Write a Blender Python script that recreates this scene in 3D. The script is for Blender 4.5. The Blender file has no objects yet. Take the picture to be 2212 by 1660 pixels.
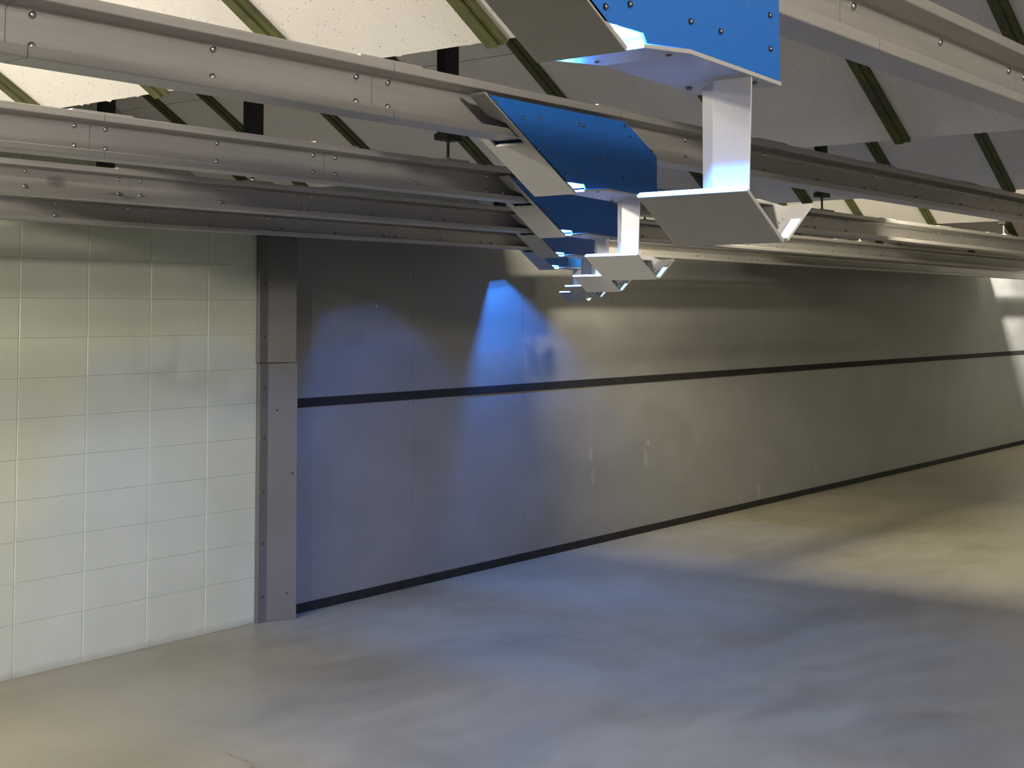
import bpy, bmesh, math, random
from mathutils import Vector, Matrix
random.seed(4)
SC = bpy.context.scene
COL = SC.collection

# ------------------------------------------------------------------ helpers
def link(o, parent=None):
    COL.objects.link(o)
    if parent is not None: o.parent = parent
    return o

def tag(o, label=None, cat=None, group=None, kind=None):
    if label: o['label'] = label
    if cat: o['category'] = cat
    if group: o['group'] = group
    if kind: o['kind'] = kind
    return o

def empty(name, loc=(0, 0, 0)):
    o = bpy.data.objects.new(name, None)
    o.empty_display_size = .1
    o.location = loc
    return link(o)

class MB:
    def __init__(s): s.v = []; s.f = []
    def add(s, vs, fs):
        n = len(s.v); s.v += [tuple(p) for p in vs]
        s.f += [tuple(i + n for i in f) for f in fs]
        return s
    def box(s, a, b):
        x0, y0, z0 = a; x1, y1, z1 = b
        return s.add([(x0,y0,z0),(x1,y0,z0),(x1,y1,z0),(x0,y1,z0),(x0,y0,z1),(x1,y0,z1),(x1,y1,z1),(x0,y1,z1)],
                     [(0,3,2,1),(4,5,6,7),(0,1,5,4),(1,2,6,5),(2,3,7,6),(3,0,4,7)])
    def loft(s, A, B):
        n = len(A)
        return s.add(list(A) + list(B), [tuple(range(n))[::-1], tuple(range(n, 2*n))] +
                     [(i, (i+1) % n, n+(i+1) % n, n+i) for i in range(n)])
    def prism(s, poly, axis, a, b):
        def P(p, t):
            if axis == 'x': return (t, p[0], p[1])
            if axis == 'y': return (p[0], t, p[1])
            return (p[0], p[1], t)
        return s.loft([P(p, a) for p in poly], [P(p, b) for p in poly])
    def cyl(s, c, r, h, axis='z', n=12, r2=None):
        r2 = r if r2 is None else r2
        def P(k, rr, t):
            u, w = rr*math.cos(2*math.pi*k/n), rr*math.sin(2*math.pi*k/n)
            return {'z': (c[0]+u, c[1]+w, c[2]+t), 'y': (c[0]+u, c[1]+t, c[2]+w), 'x': (c[0]+t, c[1]+u, c[2]+w)}[axis]
        return s.loft([P(k, r, 0) for k in range(n)], [P(k, r2, h) for k in range(n)])
    def build(s, name, mat, parent=None, bevel=0, smooth=False, seg=2):
        me = bpy.data.meshes.new(name)
        me.from_pydata(s.v, [], s.f)
        bm = bmesh.new(); bm.from_mesh(me)
        bmesh.ops.recalc_face_normals(bm, faces=bm.faces)
        bm.to_mesh(me); bm.free()
        me.materials.append(mat)
        if smooth:
            for p in me.polygons: p.use_smooth = True
        o = bpy.data.objects.new(name, me)
        link(o, parent)
        if bevel:
            m = o.modifiers.new('bevel', 'BEVEL'); m.width = bevel; m.segments = seg
            m.limit_method = 'ANGLE'; m.angle_limit = math.radians(35)
        return o

def inst(o, parent, loc, rot=None):
    c = o.copy(); c.parent = parent; c.location = loc
    if rot: c.rotation_euler = rot
    COL.objects.link(c); return c

# ------------------------------------------------------------------ materials
class NT:
    """small helper over a Principled node tree"""
    def __init__(s, name):
        s.m = bpy.data.materials.new(name); s.m.use_nodes = True
        s.t = s.m.node_tree; s.b = s.t.nodes['Principled BSDF']
        s.co = s.t.nodes.new('ShaderNodeTexCoord')
    def n(s, t, **k):
        x = s.t.nodes.new(t)
        for a, b in k.items(): setattr(x, a, b)
        return x
    def l(s, a, b): s.t.links.new(a, b)
    def mapped(s, scale=(1,1,1), loc=(0,0,0)):
        mp = s.n('ShaderNodeMapping'); mp.inputs['Scale'].default_value = scale
        mp.inputs['Location'].default_value = loc
        s.l(s.co.outputs['Object'], mp.inputs['Vector']); return mp.outputs[0]
    def noise(s, scale, vec=None, detail=4, rough=.55, dist=0):
        x = s.n('ShaderNodeTexNoise'); x.inputs['Scale'].default_value = scale
        x.inputs['Detail'].default_value = detail; x.inputs['Roughness'].default_value = rough
        x.inputs['Distortion'].default_value = dist
        s.l(vec if vec is not None else s.co.outputs['Object'], x.inputs['Vector']); return x.outputs['Fac']
    def ramp(s, fac, stops):
        r = s.n('ShaderNodeValToRGB'); e = r.color_ramp.elements
        while len(e) < len(stops): e.new(.5)
        for i, (p, c) in enumerate(stops):
            e[i].position = p; e[i].color = (c[0], c[1], c[2], 1) if not isinstance(c, (int, float)) else (c, c, c, 1)
        s.l(fac, r.inputs[0]); return r.outputs[0]
    def mix(s, fac, a, b, mode='MIX'):
        x = s.n('ShaderNodeMix', data_type='RGBA', blend_type=mode)
        for sock, v in ((0, fac), (6, a), (7, b)):
            if isinstance(v, (int, float)): x.inputs[sock].default_value = v
            elif isinstance(v, tuple): x.inputs[sock].default_value = (*v, 1)
            else: s.l(v, x.inputs[sock])
        return x.outputs[2]
    def math(s, op, a, b=None, c=None):
        x = s.n('ShaderNodeMath', operation=op)
        for i, v in enumerate((a, b, c)):
            if v is None: continue
            if isinstance(v, (int, float)): x.inputs[i].default_value = v
            else: s.l(v, x.inputs[i])
        return x.outputs[0]
    def xyz(s):
        x = s.n('ShaderNodeSeparateXYZ'); s.l(s.co.outputs['Object'], x.inputs[0]); return x.outputs
    def spot(s, c, r, soft=.5, warp=None):
        """1 inside an ellipse about c with radii r (None = ignore that axis), 0 outside"""
        o = s.xyz(); tot = None
        for i in range(3):
            if r[i] is None: continue
            d = s.math('DIVIDE', s.math('SUBTRACT', o[i], c[i]), r[i])
            d = s.math('POWER', s.math('ABSOLUTE', d), 2.0)
            tot = d if tot is None else s.math('ADD', tot, d)
        if warp is not None: tot = s.math('ADD', tot, warp)
        mr = s.n('ShaderNodeMapRange'); mr.inputs[1].default_value = 1.0; mr.inputs[2].default_value = 1.0-soft
        mr.inputs[3].default_value = 0.; mr.inputs[4].default_value = 1.
        s.l(tot, mr.inputs[0]); return mr.outputs[0]
    def bump(s, h, strength=.3, dist=.01):
        x = s.n('ShaderNodeBump'); x.inputs['Strength'].default_value = strength
        x.inputs['Distance'].default_value = dist
        s.l(h, x.inputs['Height']); s.l(x.outputs[0], s.b.inputs['Normal'])
    def color(s, c):
        if isinstance(c, tuple): s.b.inputs['Base Color'].default_value = (*c, 1)
        else: s.l(c, s.b.inputs['Base Color'])
    def set(s, rough=None, metal=None, spec=None):
        if rough is not None:
            if isinstance(rough, (int, float)): s.b.inputs['Roughness'].default_value = rough
            else: s.l(rough, s.b.inputs['Roughness'])
        if metal is not None: s.b.inputs['Metallic'].default_value = metal
        if spec is not None: s.b.inputs['Specular IOR Level'].default_value = spec
        return s

def plain(name, c, rough=.5, metal=0., spec=.5, var=.08, scale=30, stretch=(1,1,1), bump=0):
    n = NT(name)
    f = n.noise(scale, n.mapped(stretch))
    lo = tuple(x*(1-var) for x in c); hi = tuple(min(1, x*(1+var)) for x in c)
    n.color(n.ramp(f, [(.3, lo), (.7, hi)])); n.set(rough, metal, spec)
    if bump: n.bump(f, bump, .002)
    return n.m

# floor: sealed concrete, mottled, slightly glossy, one crack at lower left
n = NT('concrete_floor')
big = n.noise(.9, None, 6, .6, .6); mid = n.noise(4.5, n.mapped((.55, 1.6, 1)), 6, .65, .4); fine = n.noise(60, None, 3)
c = n.ramp(big, [(.3, (.200, .178, .125)), (.5, (.250, .228, .165)), (.72, (.285, .262, .195))])
c = n.mix(.55, c, n.ramp(mid, [(.32, .46), (.5, .52), (.7, .575)]), 'OVERLAY')
c = n.mix(.22, c, n.ramp(fine, [(.3, .42), (.7, .58)]), 'OVERLAY')
o = n.xyz()
wob = n.math('MULTIPLY', n.math('SUBTRACT', n.noise(9, None, 5, .7), .5), .16)
# crack: thin line X ~ 3.90 + .19*(Y-4.265)
dx = n.math('SUBTRACT', n.math('SUBTRACT', o[0], 3.902), n.math('MULTIPLY', n.math('SUBTRACT', o[1], 4.265), .19))
dx = n.math('ABSOLUTE', n.math('ADD', dx, wob))
mr = n.n('ShaderNodeMapRange'); mr.inputs[1].default_value = .009; mr.inputs[2].default_value = .0; n.l(dx, mr.inputs[0])
msk = n.math('MULTIPLY', mr.outputs[0], n.spot((0, 4.1, 0), (None, .5, None), .3))
c = n.mix(n.math('MULTIPLY', msk, .6), c, (.07, .055, .045))
n.color(c)
n.set(n.ramp(mid, [(.3, .30), (.7, .44)]), 0, .42); n.bump(mid, .06, .01)
M_FLOOR = n.m

# block wall paint, with the block joints built in the mesh; small wear only
n = NT('painted_block')
f = n.noise(3, None, 5); g = n.noise(160, None, 3, .7)
c = n.ramp(f, [(.3, (.46, .485, .39)), (.7, (.50, .525, .43))])
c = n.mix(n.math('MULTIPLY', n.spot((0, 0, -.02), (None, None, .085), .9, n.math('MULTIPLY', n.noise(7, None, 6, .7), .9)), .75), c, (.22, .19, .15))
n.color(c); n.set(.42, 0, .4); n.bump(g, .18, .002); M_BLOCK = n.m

def steel(name, c, rough=.45, metal=.55, stretch=(.35, 1, 9), sc=6, var=.13, marks=()):
    n = NT(name)
    a = n.noise(sc, n.mapped(stretch), 6, .6); b = n.noise(2.2, None, 4, .5)
    lo = tuple(x*(1-var) for x in c); hi = tuple(x*(1+var) for x in c)
    col = n.ramp(a, [(.3, lo), (.7, hi)])
    col = n.mix(.35, col, n.ramp(b, [(.3, .42), (.7, .58)]), 'OVERLAY')
    for (cc, rr, mc, st, sf) in marks:
        w = n.math('MULTIPLY', n.noise(26, None, 5, .7), .9)
        col = n.mix(n.math('MULTIPLY', n.spot(cc, rr, sf, w), st), col, mc)
    n.color(col); n.set(n.ramp(a, [(.3, rough-.06), (.7, rough+.08)]), metal, .5)
    return n.m
M_RAIL = steel('rail_steel', (.42, .405, .385), .38, .4, (.3, 1, 12), 7, .07)
M_RAILSTAIN = steel('rail_steel_smudged', (.42, .405, .385), .38, .4, (.3, 1, 12), 7, .07,
                    marks=[((3.03, 0, 2.285), (.07, None, .035), (.07, .065, .06), .9, .8),
                           ((3.30, 0, 2.25), (.07, None, .025), (.12, .11, .105), .8, .7)])
SCUFF = (.42, .41, .39)
M_WALLSTEEL = steel('wall_steel', (.185, .183, .174), .5, .2, (.5, 1, .8), 4, .08, marks=[
    ((9.18, 0, .70), (.06, None, .10), SCUFF, .35, .9), ((9.21, 0, .53), (.05, None, .11), SCUFF, .3, .9),
    ((10.03, 0, .735), (.05, None, .05), SCUFF, .6, .9), ((9.99, 0, .60), (.06, None, .13), SCUFF, .32, .9),
    ((11.98, 0, .14), (.07, None, .10), SCUFF, .5, .9), ((6.715, 0, 1.857), (.012, None, .012), (.7, .7, .68), 1, .5),
    ((10.86, 0, .72), (.05, None, .07), SCUFF, .22, .9), ((8.25, 0, 1.2), (.02, None, .16), SCUFF, .15, .9),
    ((13.2, 0, .22), (.06, None, .09), SCUFF, .22, .9), ((7.3, 0, 1.63), (.02, None, .05), SCUFF, .1, .9)])
M_TRIM = steel('trim_steel', (.105, .104, .103), .5, .2, (3, 3, .4), 3, .06)
M_STRIP = plain('black_strip', (.012, .011, .010), .8, 0, .25, .3, 9)
M_SEAM = plain('seam_dark', (.03, .028, .025), .8)

# ceiling tile: white, dark pin holes, one seam pattern built in mesh
n = NT('speckled_tile')
v = n.n('ShaderNodeTexVoronoi'); v.inputs['Scale'].default_value = 55
n.l(n.co.outputs['Object'], v.inputs['Vector'])
pick = n.math('GREATER_THAN', n.noise(38, None, 2), .52)
hole = n.math('MULTIPLY', n.math('LESS_THAN', v.outputs['Distance'], .16), pick)
g = n.noise(220, None, 3, .7); f = n.noise(3, None, 3)
c = n.ramp(f, [(.3, (.63, .60, .56)), (.7, (.68, .65, .605))])
c = n.mix(n.math('MULTIPLY', hole, .62), c, (.16, .12, .09))
c = n.mix(.3, c, n.ramp(g, [(.35, .42), (.65, .56)]), 'OVERLAY')
n.color(c); n.set(.9, 0, .1); n.bump(g, .3, .003); M_TILE = n.m

n = NT('treated_wood')
a = n.noise(3, n.mapped((1.2, 18, 18)), 6, .65, .3); b = n.noise(5, None, 3)
c = n.ramp(a, [(.3, (.052, .052, .026)), (.55, (.076, .078, .036)), (.75, (.120, .108, .048))])
c = n.mix(n.ramp(b, [(.4, 0.), (.75, .45)]), c, (.13, .16, .03))
n.color(c); n.set(.7, 0, .25); n.bump(a, .2, .003); M_WOOD = n.m

M_BLUE = NT('blue_paint')
f = M_BLUE.noise(90, None, 3)
M_BLUE.color(M_BLUE.ramp(f, [(.3, (.014, .125, .48)), (.7, (.017, .140, .52))])); M_BLUE.set(.34, 0, .5); M_BLUE.bump(f, .04, .001); M_BLUE = M_BLUE.m
M_WHITE = plain('white_paint', (.38, .38, .375), .3, 0, .5, .03, 40)
M_GREY = plain('grey_white_paint', (.31, .308, .29), .36, 0, .5, .03, 40)
n = NT('white_paint_worn')
w = n.noise(60, None, 6, .75)
c = n.mix(n.ramp(w, [(.60, 0.), (.66, .85)]), (.56, .55, .52), (.22, .11, .05)); n.color(c); n.set(.35, 0, .5); M_WORN = n.m
M_BLACK = plain('black_steel', (.016, .016, .013), .5, .2)
M_BOLT = plain('zinc_bolt', (.55, .56, .58), .22, 1., .5, .1)
M_DARKBOLT = plain('dark_screw', (.20, .20, .21), .25, 1., .5, .1)
M_GALV = plain('galvanised', (.5, .5, .49), .4, .6)
M_CEIL = plain('dark_deck', (.12, .12, .11), .9)
M_BACK = plain('booth_wall', (.55, .54, .50), .8)
n = NT('led_strip'); n.color((.8, .9, 1.)); n.b.inputs['Emission Color'].default_value = (.16, .38, 1, 1)
n.b.inputs['Emission Strength'].default_value = 75; M_LED = n.m
M_LED2 = M_LED.copy(); M_LED2.node_tree.nodes['Principled BSDF'].inputs['Emission Strength'].default_value = 12
n = NT('lamp_lens'); n.color((.8, .9, 1.)); n.b.inputs['Emission Color'].default_value = (.42, .68, 1, 1)
n.b.inputs['Emission Strength'].default_value = 1.3; M_LENS = n.m

# ------------------------------------------------------------------ constants measured for the place
H = 1.791                       # eye height
K = 1.04                        # size of the rail and carrier set about eye height
def KP(x, y, z): return (K*x, K*y, H + K*(z-H))
def kset(o, x, y, z): o.location = KP(x, y, z); o.scale = (K, K, K)
DW = 6.275                      # lined side wall
ZB, ZT = 2.225, 2.348           # target rails, underside and top
RY = [.98 + 1.15*i for i in range(5)]      # far face of each rail
EDGE = [2.781 + 2.596*k for k in range(-1, 9)]
EZ, SL = 2.492, .60             # lower edge height and slope of the baffles

# ------------------------------------------------------------------ setting
tag(MB().box((-4, -9, -.2), (27, DW+.3, 0)).build('floor', M_FLOOR), kind='structure')
tag(MB().box((-4, -9, 4.3), (27, DW+.3, 4.45)).build('ceiling', M_CEIL), kind='structure')
tag(MB().box((-4, -9.1, 0), (27, -9, 4.3)).build('wall_right', M_BACK), kind='structure')
tag(MB().box((-4.1, -9, 0), (-4, DW+.3, 4.3)).build('wall_back', M_BACK), kind='structure')
tag(MB().box((27, -9, 0), (27.1, DW+.3, 4.3)).build('wall_front', M_BACK), kind='structure')

# painted block wall, stack bond; every face tooled in by a joint
mb = MB()
S, B0, X0, J = .2032, .2648, 4.1018, .0008
mb.box((-4, DW+.0035, 0), (27, DW+.3, 4.3))
zs = [0, B0] + [B0+S*k for k in range(1, 20)]
k0 = int((X0+4)/.4064)+1
rnd = random.Random(1)
for ix in range(-k0, 6):
    xa, xb = X0+ix*.4064, X0+(ix+1)*.4064
    xa = max(xa, -4)
    if xa >= 6.1: continue
    for z0, z1 in zip(zs, zs[1:]):
        if z1 > 4.3: continue
        t = rnd.uniform(-.0004, .0004); r = .0034
        jz = .0003; rz = .0007; d = DW+.0035
        a = [(xa+J*.5, d, z0+jz*.5), (xb-J*.5, d, z0+jz*.5), (xb-J*.5, d, z1-jz*.5), (xa+J*.5, d, z1-jz*.5)]
        b = [(xa+J*.5+r, DW+t, z0+jz*.5+rz), (xb-J*.5-r, DW+t, z0+jz*.5+rz), (xb-J*.5-r, DW+t, z1-jz*.5-rz), (xa+J*.5+r, DW+t, z1-jz*.5-rz)]
        mb.add(a+b, [(4,5,6,7), (0,1,5,4), (1,2,6,5), (2,3,7,6), (3,0,4,7)])
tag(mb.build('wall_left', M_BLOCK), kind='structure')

# steel lining: plates 1.22 m wide over the block wall, in two courses
lin = tag(MB().box((5.74, DW+.001, 0), (26.9, DW+.005, 2.56)).build('wall_lining_left', M_SEAM), kind='structure')
sx = [5.72, 7.079] + [7.079+1.2195*k for k in range(1, 17)]
for z0, z1 in ((.0, 1.262), (1.266, 2.56)):
    for a, b in zip(sx, sx[1:]):
        t = 0
        MB().box((a+.0012, DW-.012+t, z0+.002), (b-.0012, DW, z1)).build('steel_plate', M_WALLSTEEL, lin)
def strip(name, z0, z1):
    root = MB()
    for a, b in zip(sx, sx[1:]):
        root.box((a if a > 6 else 6.0, DW-.022, z0), (b-.002, DW-.012, z1))
    o = root.build(name, M_STRIP, None, .002, seg=1)
    tag(o, kind='structure'); return o
strip('trim_1', 1.237, 1.292)
strip('trim_2', .0, .056)
# folded steel post where block meets lining: flange against the block, then a face that splays out
pz = [(0.0, 1.515, 0.0), (1.518, 2.56, -.012)]
post = None
for z0, z1, dxx in pz:
    P = [(5.690+dxx*.5, 6.243), (5.752+dxx*.5, 6.236), (5.913+dxx, 6.153), (5.913+dxx, 6.262), (5.690+dxx*.5, 6.2745)]
    m = MB().prism(P, 'z', z0, z1)
    if post is None:
        post = tag(m.build('trim_3', M_TRIM, None, .003), kind='structure')
    else:
        m.build('upper_plate', M_TRIM, post, .003)
sc = MB().cyl((0, 0, 0), .0065, -.004, 'y', 10, .004)
s0 = None
for (x, y, z) in [(5.722, 6.238, z) for z in (1.984, 1.67, 1.368, 1.073, .758, .457, .15)] + [(5.80, 6.210, 1.235), (5.885, 6.166, .86), (5.86, 6.18, .155)]:
    if s0 is None: s0 = sc.build('screw', M_BLACK, post); s0.location = (x, y, z)
    else: inst(s0, post, (x, y, z))

# ------------------------------------------------------------------ ceiling baffles
BAT = {0: [.85, 1.51, 2.175, 2.864, 3.505, 4.15, 4.81, 5.5],
       1: [-.4, .27, .95, 1.55, 2.146, 2.84, 3.53, 4.22, 4.87, 5.535, 5.92],
       2: [-.6, .05, .7, 1.33, 1.95, 2.56, 3.18, 3.80, 4.40, 5.02, 5.64],
       3: [.1, .75, 1.4, 2.05, 2.80, 3.43, 3.99, 4.53, 5.1, 5.7]}
BL = {-1: ('white speckled ceiling baffle over the shooting line, nearest the camera of all', ),
      0: ('brightly lit cream white speckled baffle at the upper left with olive battens',),
      1: ('shaded grey speckled baffle behind the brightly lit one, holding dark green battens',),
      2: ('shaded grey speckled baffle second behind the bright one, upper right above the second rail',),
      3: ('beige lit speckled baffle far down the range, seen between the two right hand rails',),
      4: ('speckled ceiling baffle fifth down the range, mostly behind the rails',),
      5: ('speckled ceiling baffle sixth down the range, mostly behind the rails',),
      6: ('speckled ceiling baffle seventh down the range, mostly behind the rails',),
      7: ('speckled ceiling baffle eighth down the range, beyond the dark stretch of wall',),
      8: ('speckled ceiling baffle ninth and farthest down the range',)}
ca, sa = 1/math.hypot(1, SL), SL/math.hypot(1, SL)
def bpt(xe, s, y, nrm):          # s metres up the slope from the lower edge, nrm out of the lower face (down)
    return (xe - s*ca - nrm*sa, y, EZ + s*sa - nrm*ca)
for k, xe in zip(range(-1, 9), EDGE):
    L = 3.3 if k > -1 else 2.2
    root = empty('ceiling_baffle', (0, 0, 0))
    tag(root, BL[k][0], 'baffle', 'sloped ceiling baffles')
    y0, y1 = -8.9, DW-.01
    m = MB()
    # plywood core
    A = [bpt(xe, 0.02, y0, -.055), bpt(xe, L, y0, -.055), bpt(xe, L, y0, -.02), bpt(xe, 0.02, y0, -.02)]
    m.loft(A, [(p[0], y1, p[2]) for p in A]); m.build('plywood_core', M_WOOD, root)
    # tiles in courses up the slope, with ragged lower lip
    m = MB(); cuts = [0, .805, 2.02, L]
    for a, b in zip(cuts, cuts[1:]):
        a2, b2 = a+.0018, b-.0018
        A = [bpt(xe, a2, y0, -.02), bpt(xe, b2, y0, -.02), bpt(xe, b2, y0, 0), bpt(xe, a2, y0, 0)]
        m.loft(A, [(p[0], y1, p[2]) for p in A])
    if k in (0, 1):
        r2 = random.Random(k+5); y = 0.
        while y < 6.2:               # crumbled lumps along the lower lip
            w = r2.uniform(.012, .045); d = r2.uniform(.001, .006)
            A = [bpt(xe, .004, y, 0), bpt(xe, -d, y+w*.5, 0), bpt(xe, .004, y+w, 0)]
            B = [bpt(xe, .004, y, -.018), bpt(xe, -d, y+w*.5, -.018), bpt(xe, .004, y+w, -.018)]
            m.loft(A, B); y += w + r2.uniform(.0, .12)
    m.build('tile_face', M_TILE, root)
    for yb in BAT.get(k, [(-4.4 + .66*j) for j in range(16)] if k > 0 else []):
        m = MB()
        for (ya, yc, th) in ((-.031, -.004, .012), (-.004, .031, .019)):
            A = [bpt(xe, -.004, yb+ya, .0), bpt(xe, -.004, yb+yc, .0), bpt(xe, -.004, yb+yc, th), bpt(xe, -.004, yb+ya, th)]
            B = [bpt(xe, L-.02, yb+ya, .0), bpt(xe, L-.02, yb+yc, .0), bpt(xe, L-.02, yb+yc, th), bpt(xe, L-.02, yb+ya, th)]
            m.loft(A, B)
        m.build('batten', M_WOOD, root)

# ------------------------------------------------------------------ target rails (channels open towards the camera)
W = .078; T = .021
def rail_profile(yf):
    yn = yf - W; g = []
    def arc(cx, cz, r, a0, a1, n=5):
        return [(cx + r*math.cos(math.radians(a0+(a1-a0)*i/n)), cz + r*math.sin(math.radians(a0+(a1-a0)*i/n))) for i in range(n+1)]
    r = .003; R = .016; wi = yf - .010
    g += arc(yn+r, ZB+r, r, 180, 270); g += [(yf, ZB), (yf, ZT)]
    g += arc(yn+r, ZT-r, r, 90, 180)
    g += arc(yn+r, ZT-T+r, r, 180, 270)
    g += arc(wi-R, ZT-T-R, R, 90, 0)       # inner fillet under the top flange
    g += [(wi, ZB+T+.004)]
    g += [(yn+.012, ZB+T+.001)]
    g += arc(yn+r, ZB+T-r+.0, r, 90, 180)
    return g
JOIN = [1.26, 1.347, 2.345, 3.354, 4.27]
RL = ['nearest steel target rail, crossing the upper right corner',
      'second steel target rail, the broad one with round bolts crossing the upper left',
      'third steel target rail, the one under the broad bolted rail',
      'fourth steel target rail, bearing a round dark smudge at the left',
      'farthest steel target rail, running just above the block wall']
bolt_proto = None
def bolt_mesh(r, h):
    m = MB(); nn = 10; rings = [(r, 0), (r*.96, h*.35), (r*.75, h*.75), (r*.35, h)]
    vs = []; fs = []
    for (rr, t) in rings:
        for k in range(nn): vs.append((rr*math.cos(2*math.pi*k/nn), -t, rr*math.sin(2*math.pi*k/nn)))
    for a in range(len(rings)-1):
        for k in range(nn): fs.append((a*nn+k, a*nn+(k+1) % nn, (a+1)*nn+(k+1) % nn, (a+1)*nn+k))
    fs.append(tuple((len(rings)-1)*nn+k for k in range(nn))); fs.append(tuple(range(nn))[::-1])
    return m.add(vs, fs)
for i, yf in enumerate(RY):
    root = empty('target_rail', (0, 0, 0)); kset(root, 0, 0, 0)
    tag(root, RL[i], 'rail', 'steel target rails overhead')
    prof = rail_profile(yf)
    js = [-3.2]
    x = JOIN[i]
    while x > -3.0: x -= .9085
    while x < 13.5:
        x += .9085; js.append(x)
    js += [16, 19, 22, 25.5]
    for a, b in zip(js, js[1:]):
        mt = M_RAILSTAIN if (i == 3 and 2.6 < b and a < 3.6) else M_RAIL
        MB().prism(prof, 'x', a+.0008, b-.0008).build('rail_segment', mt, root)
    wy = yf - .010
    zt, zb = 2.316, 2.260
    xs = []
    for a in js[1:-4]:
        xs += [a-.051, a+.051, a+.454]
    n = 0
    for bx in xs:
        if bx < -.3 or bx > 11: continue
        for z in (zt, zb):
            if bolt_proto is None:
                bolt_proto = bolt_mesh(.0088, .0065).build('bolt', M_BOLT, root, smooth=True)
                bolt_proto.location = (bx, wy, z)
            else: inst(bolt_proto, root, (bx, wy, z))
    # splice plates on the top flange
    for a in js[1:-4]:
        if a > 12: continue
        MB().box((a-.1, yf-W+.006, ZT), (a+.1, yf-.006, ZT+.005)).build('splice_plate', M_RAIL, root, .001, seg=1)

# ------------------------------------------------------------------ hangers: strut, block, threaded rod, foot on the rail
def strut_top(x):
    for xe in EDGE:
        if x <= xe - .02: return EZ + SL*(xe-x) - .02
    return 4.2
hang = [(0, 3.78), (0, 6.9), (1, 3.78), (1, 6.93), (1, 9.95), (2, 3.85), (2, 6.97), (2, 9.93), (3, 3.955), (3, 7.02), (3, 10.1), (4, 4.065), (4, 7.1), (4, 10.2)]
near = {3: 'nearest the camera end', 6: 'in the middle stretch', 10: 'farthest down the range'}
HL = {(0, 3): 'first black strut hanger over the nearest rail', (0, 6): 'second black strut hanger over the nearest rail',
      (1, 3): 'black strut hanger over the second rail, behind the nearest blue carrier', (1, 6): 'black strut hanger over the second rail beyond the first', (1, 9): 'farthest black strut hanger over the second rail',
      (2, 3): 'black strut and threaded rod hanger left of the second blue carrier, on the third rail',
      (2, 6): 'black strut and threaded rod hanger at the right, holding the third rail',
      (2, 9): 'small hanger catching white light on the third rail at the right edge',
      (3, 3): 'black strut hanger at the upper left, reaching down to the fourth rail', (3, 7): 'second black strut hanger of the fourth rail', (3, 10): 'farthest black strut hanger of the fourth rail',
      (4, 4): 'black strut hanger whose block peeps out under the third rail at the left', (4, 7): 'second black strut hanger of the farthest rail', (4, 10): 'third black strut hanger of the farthest rail'}
for (i, x) in hang:
    yc = RY[i]-W/2; zt = (strut_top(K*x)-H)/K + H
    root = empty('rail_hanger', (x, yc, ZT)); kset(root, x, yc, ZT)
    tag(root, HL[(i, int(x))], 'hanger', 'hangers holding the target rails')
    w, zb = .039, .088+.0
    m = MB()
    m.prism([(-w, -.02), (w, -.02), (w, .02), (w-.008, .02), (w-.008, -.016), (-w+.008, -.016), (-w+.008, .02), (-w, .02)], 'z', zb+.012, zt-ZT)
    m.build('strut', M_BLACK, root, .001, seg=1)
    MB().box((-.046, -.028, zb-.012), (.046, .028, zb+.012)).build('clamp_block', M_BLACK, root, .003)
    m = MB().cyl((0, 0, .004), .0055, zb-.01, 'z', 10); m.build('threaded_rod', M_GALV if x > 9 else M_BLACK, root)
    MB().cyl((0, 0, .007), .011, .009, 'z', 6).build('nut', M_BOLT, root)
    MB().box((-.045, -.033, 0), (.085, .033, .008)).build('foot_plate', M_RAIL if x < 9 else M_GALV, root, .001, seg=1)

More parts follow.
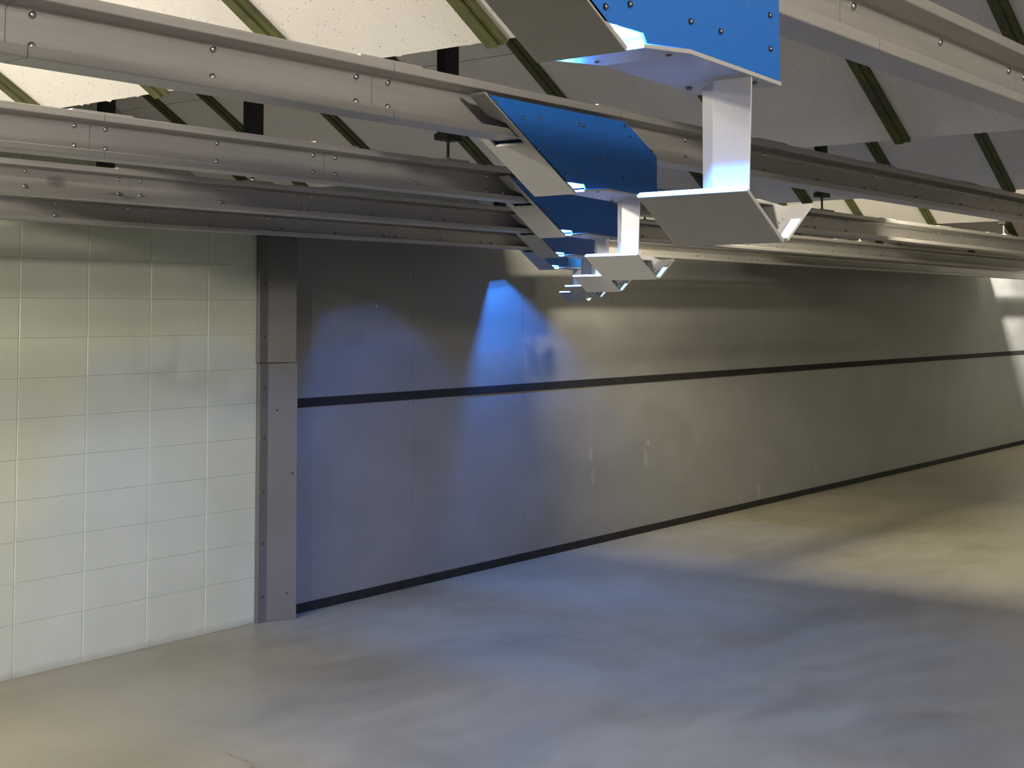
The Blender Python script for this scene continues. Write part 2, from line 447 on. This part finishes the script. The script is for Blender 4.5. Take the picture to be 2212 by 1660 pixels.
# ------------------------------------------------------------------ target carriers
YN = .0; YB = .13          # body from near to far, local
Z0 = ZB - .113             # world height of the carrier's base line (2.112)
def fx(z):                 # x of the front plate's outer face at height z (world)
    return -.395 - (z-2.100)/.212*.37
def make_carrier():
    r = empty('hanging_target_carrier', (0, 0, Z0))
    # everything local: x from the rear edge, y from the near face, z about Z0
    q = lambda z: z - Z0
    poly = [(0, 2.100), (0, 2.312), (.048, 2.312), (.048, 2.272), (.024, 2.258), (.016, 2.254), (.016, 2.212), (.106, 2.212), (.106, 2.312), (.13, 2.312), (.13, 2.100)]
    nx, nz = .497*.007, .868*.007
    A = [(fx(z), y, q(z)) for y, z in poly]; B = [(p[0]+nx, p[1], p[2]+nz) for p in A]
    MB().loft(A, B).build('deflector_plate', M_GREY, r, .0012)
    bl = [(-.758, 2.3115), (-.160, 2.3115), (0, 2.232), (0, 2.117), (-.10, 2.1200), (-.25, 2.1248), (-.350, 2.1165)]
    nearp = bl + [(-.358, 2.128), (-.4405, 2.128)]
    farp = bl[:-1] + [(-.345, 2.1105), (-.399, 2.1045)]
    for (ya, yb, pp) in ((0, .004, nearp), (.126, .130, farp)):
        MB().prism([(x, q(z)) for x, z in pp], 'y', ya, yb).build('side_plate', M_BLUE, r, .0008)
    bt = [(0, 2.116), (-.10, 2.1195), (-.25, 2.1245), (-.360, 2.1145), (-.360, 2.1095), (-.25, 2.1185), (-.10, 2.1135), (0, 2.110)]
    MB().prism([(x, q(z)) for x, z in bt], 'y', -.002, .132).build('bottom_plate', M_WHITE, r, .0008)
    MB().prism([(-.450, q(2.136)), (-.290, q(2.136)), (-.290, q(2.127)), (-.285, q(2.127)), (-.285, q(2.145)), (-.463, q(2.145))], 'y', .004, .126).build('led_shield', M_WHITE, r, .001, seg=1)  # unseen shield inside the body, added to stop LED light leaking upward
    MB().box((-.392, .0045, q(2.1285)), (-.374, .1255, q(2.136))).build('led_strip', M_LED, r, .002)
    MB().prism([(-.1385, q(1.9532)), (-.1305, q(1.9572)), (-.1320, q(1.9600)), (-.1400, q(1.9560))], 'y', -.017, .149).build('led_strip', M_LED2, r)
    # trolley wheels riding in the rail
    for x in (-.50, -.14):
        MB().cyl((x, .040, q(2.266)), .017, .030, 'y', 20).build('wheel', M_BLACK, r, .001, seg=1)
        MB().box((x-.012, .004, q(2.255)), (x+.012, .04, q(2.277))).build('axle_block', M_GALV, r)
    # arm: folded sheet, broad face to the front, splayed far side
    t0 = [(-.112, -.014), (-.112, .044), (-.078, .080), (-.0755, .078), (-.1095, .0425), (-.1095, -.014)]
    b0 = [(-.124, -.014), (-.124, .041), (-.094, .072), (-.0915, .070), (-.1215, .0395), (-.1215, -.014)]
    MB().loft([(x, y, q(1.945)) for x, y in b0], [(x, y, q(2.107)) for x, y in t0]).build('arm', M_WHITE, r, .0005, seg=1)
    # head: two plates forming a V, apex down
    h = [(-.137, 1.953), (-.131, 1.956), (-.030, 1.893), (-.036, 1.889)]
    MB().prism([(x, q(z)) for x, z in h], 'y', -.018, .150).build('head_front_plate', M_GREY, r, .001)
    # rear plate in its own plane: u up the slope from the apex, y across; the top edge dips and rises again
    ua, uz = .080/.0965, .054/.0965
    outl = [(0, -.018), (.0965, -.018), (.093, .026), (.118, .075), (.118, .120), (0, .120)]
    A = [(-.022+u*ua, y, q(1.8955)+u*uz) for u, y in outl]
    B = [(x+.0045*uz/1., y, z-.0045*ua) for x, y, z in A]
    MB().loft(A, B).build('head_rear_plate', M_WORN, r, .0008)
    A = [(-.022+u*ua-.0018*uz, y, q(1.8955)+u*uz+.0018*ua) for u, y in [(.002, -.0178), (.050, -.0178), (.050, -.004), (.002, -.006)]]
    B = [(x+.0016*uz, y, z-.0016*ua) for x, y, z in A]
    MB().loft(A, B).build('lamp_lens', M_LENS, r)
    MB().prism([(x, q(z)) for x, z in [(-.079, 1.9275), (-.079, 1.933), (-.060, 1.933), (-.060, 1.916)]], 'y', -.004, .035).build('clamp_block', M_BLACK, r, .001, seg=1)
    br = [(-.112, 1.9425), (-.060, 1.9425), (-.054, 1.939), (-.040, 1.909), (-.0435, 1.9075), (-.0575, 1.9375), (-.061, 1.9395), (-.112, 1.9395)]
    MB().prism([(x, q(z)) for x, z in br], 'y', -.016, .040).build('clamp_bracket', M_WHITE, r, .0006, seg=1)
    b = MB().cyl((0, 0, 0), .0055, .012, 'x', 6).build('clamp_bolt', M_BOLT, r); b.location = (-.042, -.006, q(1.915))
    # screws on the near face and under the bottom plate
    pts = [(-.725, 2.297), (-.62, 2.271), (-.55, 2.278), (-.355, 2.278), (-.375, 2.281), (-.163, 2.300), (-.136, 2.272), (-.275, 2.203), (-.554, 2.203),
           (-.517, 2.206), (-.388, 2.157), (-.440, 2.145), (-.247, 2.160), (-.170, 2.160), (-.03, 2.243), (-.03, 2.205), (-.03, 2.158)]
    s0 = bolt_mesh(.0048, .0042).build('screw', M_DARKBOLT, r, smooth=True)
    s0.location = (pts[0][0], 0, q(pts[0][1]))
    for x, z in pts[1:]: inst(s0, r, (x, 0, q(z)))
    for x, y in ((-.27, .018), (-.29, .112), (-.06, .112), (-.045, .018)):
        zz = 2.1175 if x < -.2 else 2.1115
        inst(s0, r, (x, y, q(zz)), (math.radians(90), 0, 0))
    return r
CL = ['nearest and largest blue and white target carrier, cropped by the top edge',
      'second blue and white target carrier, with its whole blue side in view',
      'third blue and white target carrier, its dark blue side behind the second',
      'fourth blue and white target carrier along the receding row',
      'farthest and smallest blue and white target carrier, beside the blue lit wall']
CX = [1.765, 3.311, 4.896, 6.462, 8.02]
proto = make_carrier()
LEDP = []
for i in range(5):
    if i == 0: c = proto
    else:
        c = proto.copy(); COL.objects.link(c)
        for ch in proto.children:
            if ch.name.startswith('ZZ'): continue
            d = ch.copy(); d.parent = c; COL.objects.link(d)
    kset(c, CX[i], RY[i]-.10, Z0)
    tag(c, CL[i], 'target carrier', 'target carriers on the rails')
    LEDP.append((CX[i], RY[i]-.10))

# ------------------------------------------------------------------ lights
def area(name, loc, size, power, color, rot=(0, 0, 0), size_y=None, spread=180, shape=None):
    L = bpy.data.lights.new(name, 'AREA'); L.energy = power; L.color = color
    if size_y: L.shape = 'RECTANGLE'; L.size = size; L.size_y = size_y
    else: L.shape = shape or 'SQUARE'; L.size = size
    L.spread = math.radians(spread)
    o = bpy.data.objects.new(name, L); o.location = loc; o.rotation_euler = rot
    link(o); return o
def point(name, loc, power, color, r=.06):
    L = bpy.data.lights.new(name, 'POINT'); L.energy = power; L.color = color; L.shadow_soft_size = r
    o = bpy.data.objects.new(name, L); o.location = loc; link(o); return o
BLUE = (.03, .23, 1.)
for (cx, cy) in LEDP:      # the LED strips in the carriers
    for k in (.022, .065, .108): point('led_light', KP(cx-.3855, cy+k, 2.1250), 44, BLUE, .003)
WARM = (1., .915, .80)
for y, p in ((3.3, 100), (4.5, 88), (5.7, 70)):      # lamps behind the first baffle
    area('range_lamp', (-.12, y, 2.99), .14, p, WARM, (0, math.radians(-75), 0))
for y, p in ((-3.4, 150), (-4.6, 330), (-6.0, 460), (-7.4, 460)):   # the same row over the lanes to the right
    point('range_lamp', (-.12, y, 2.96), p, WARM, .07)
for y, p in ((-1.5, 110), (.8, 130), (2.7, 165), (4.5, 290)):   # lamps behind the fourth baffle
    area('range_lamp', (7.46, y, 3.13), .75, p, (1., .90, .70), (0, math.radians(-6), 0), .15)
for y in (-1.5, 1.5, 4.8):                    # lamps far down the range
    area('range_lamp', (17.9, y, 3.1), .15, 420, (1., .97, .88), (0, math.radians(-50), 0))
for y in (3.0, 4.6):                     # ceiling lamps of the booth behind the firing line
    area('booth_lamp', (-3.0, y, 2.72), 1.1, 36, (1., .94, .74), (0, math.radians(-69), 0), .3, 64)
area('booth_lamp', (-3.0, -1.5, 2.85), .6, 8, (1., .96, .90), (0, math.radians(-72), 0), .2, 60)

w = bpy.data.worlds.new('World'); SC.world = w; w.use_nodes = True
w.node_tree.nodes['Background'].inputs[0].default_value = (.9, .95, 1, 1)
w.node_tree.nodes['Background'].inputs[1].default_value = .0

# ------------------------------------------------------------------ camera
f, cx, cy, yaw, pit, rol = 3022.89, 1106, 485.97, .6539, .0651, -.003
F = Vector((math.cos(yaw)*math.cos(pit), math.sin(yaw)*math.cos(pit), math.sin(pit)))
R = Vector((math.sin(yaw), -math.cos(yaw), 0)); U = R.cross(F)
R2 = math.cos(rol)*R + math.sin(rol)*U; U2 = -math.sin(rol)*R + math.cos(rol)*U
cam = bpy.data.cameras.new('camera'); co = bpy.data.objects.new('camera', cam); link(co)
co.matrix_world = Matrix(((R2.x, U2.x, -F.x, 0), (R2.y, U2.y, -F.y, 0), (R2.z, U2.z, -F.z, H), (0, 0, 0, 1)))
cam.sensor_fit = 'HORIZONTAL'; cam.sensor_width = 36; cam.lens = 36*f/2212
cam.shift_x = 0; cam.shift_y = (cy-830)/2212
cam.clip_start = .02; cam.clip_end = 100
SC.camera = co
vs = SC.view_settings
vs.view_transform = 'Standard'; vs.look = 'None'; vs.exposure = 0; vs.gamma = 1; vs.use_curve_mapping = False
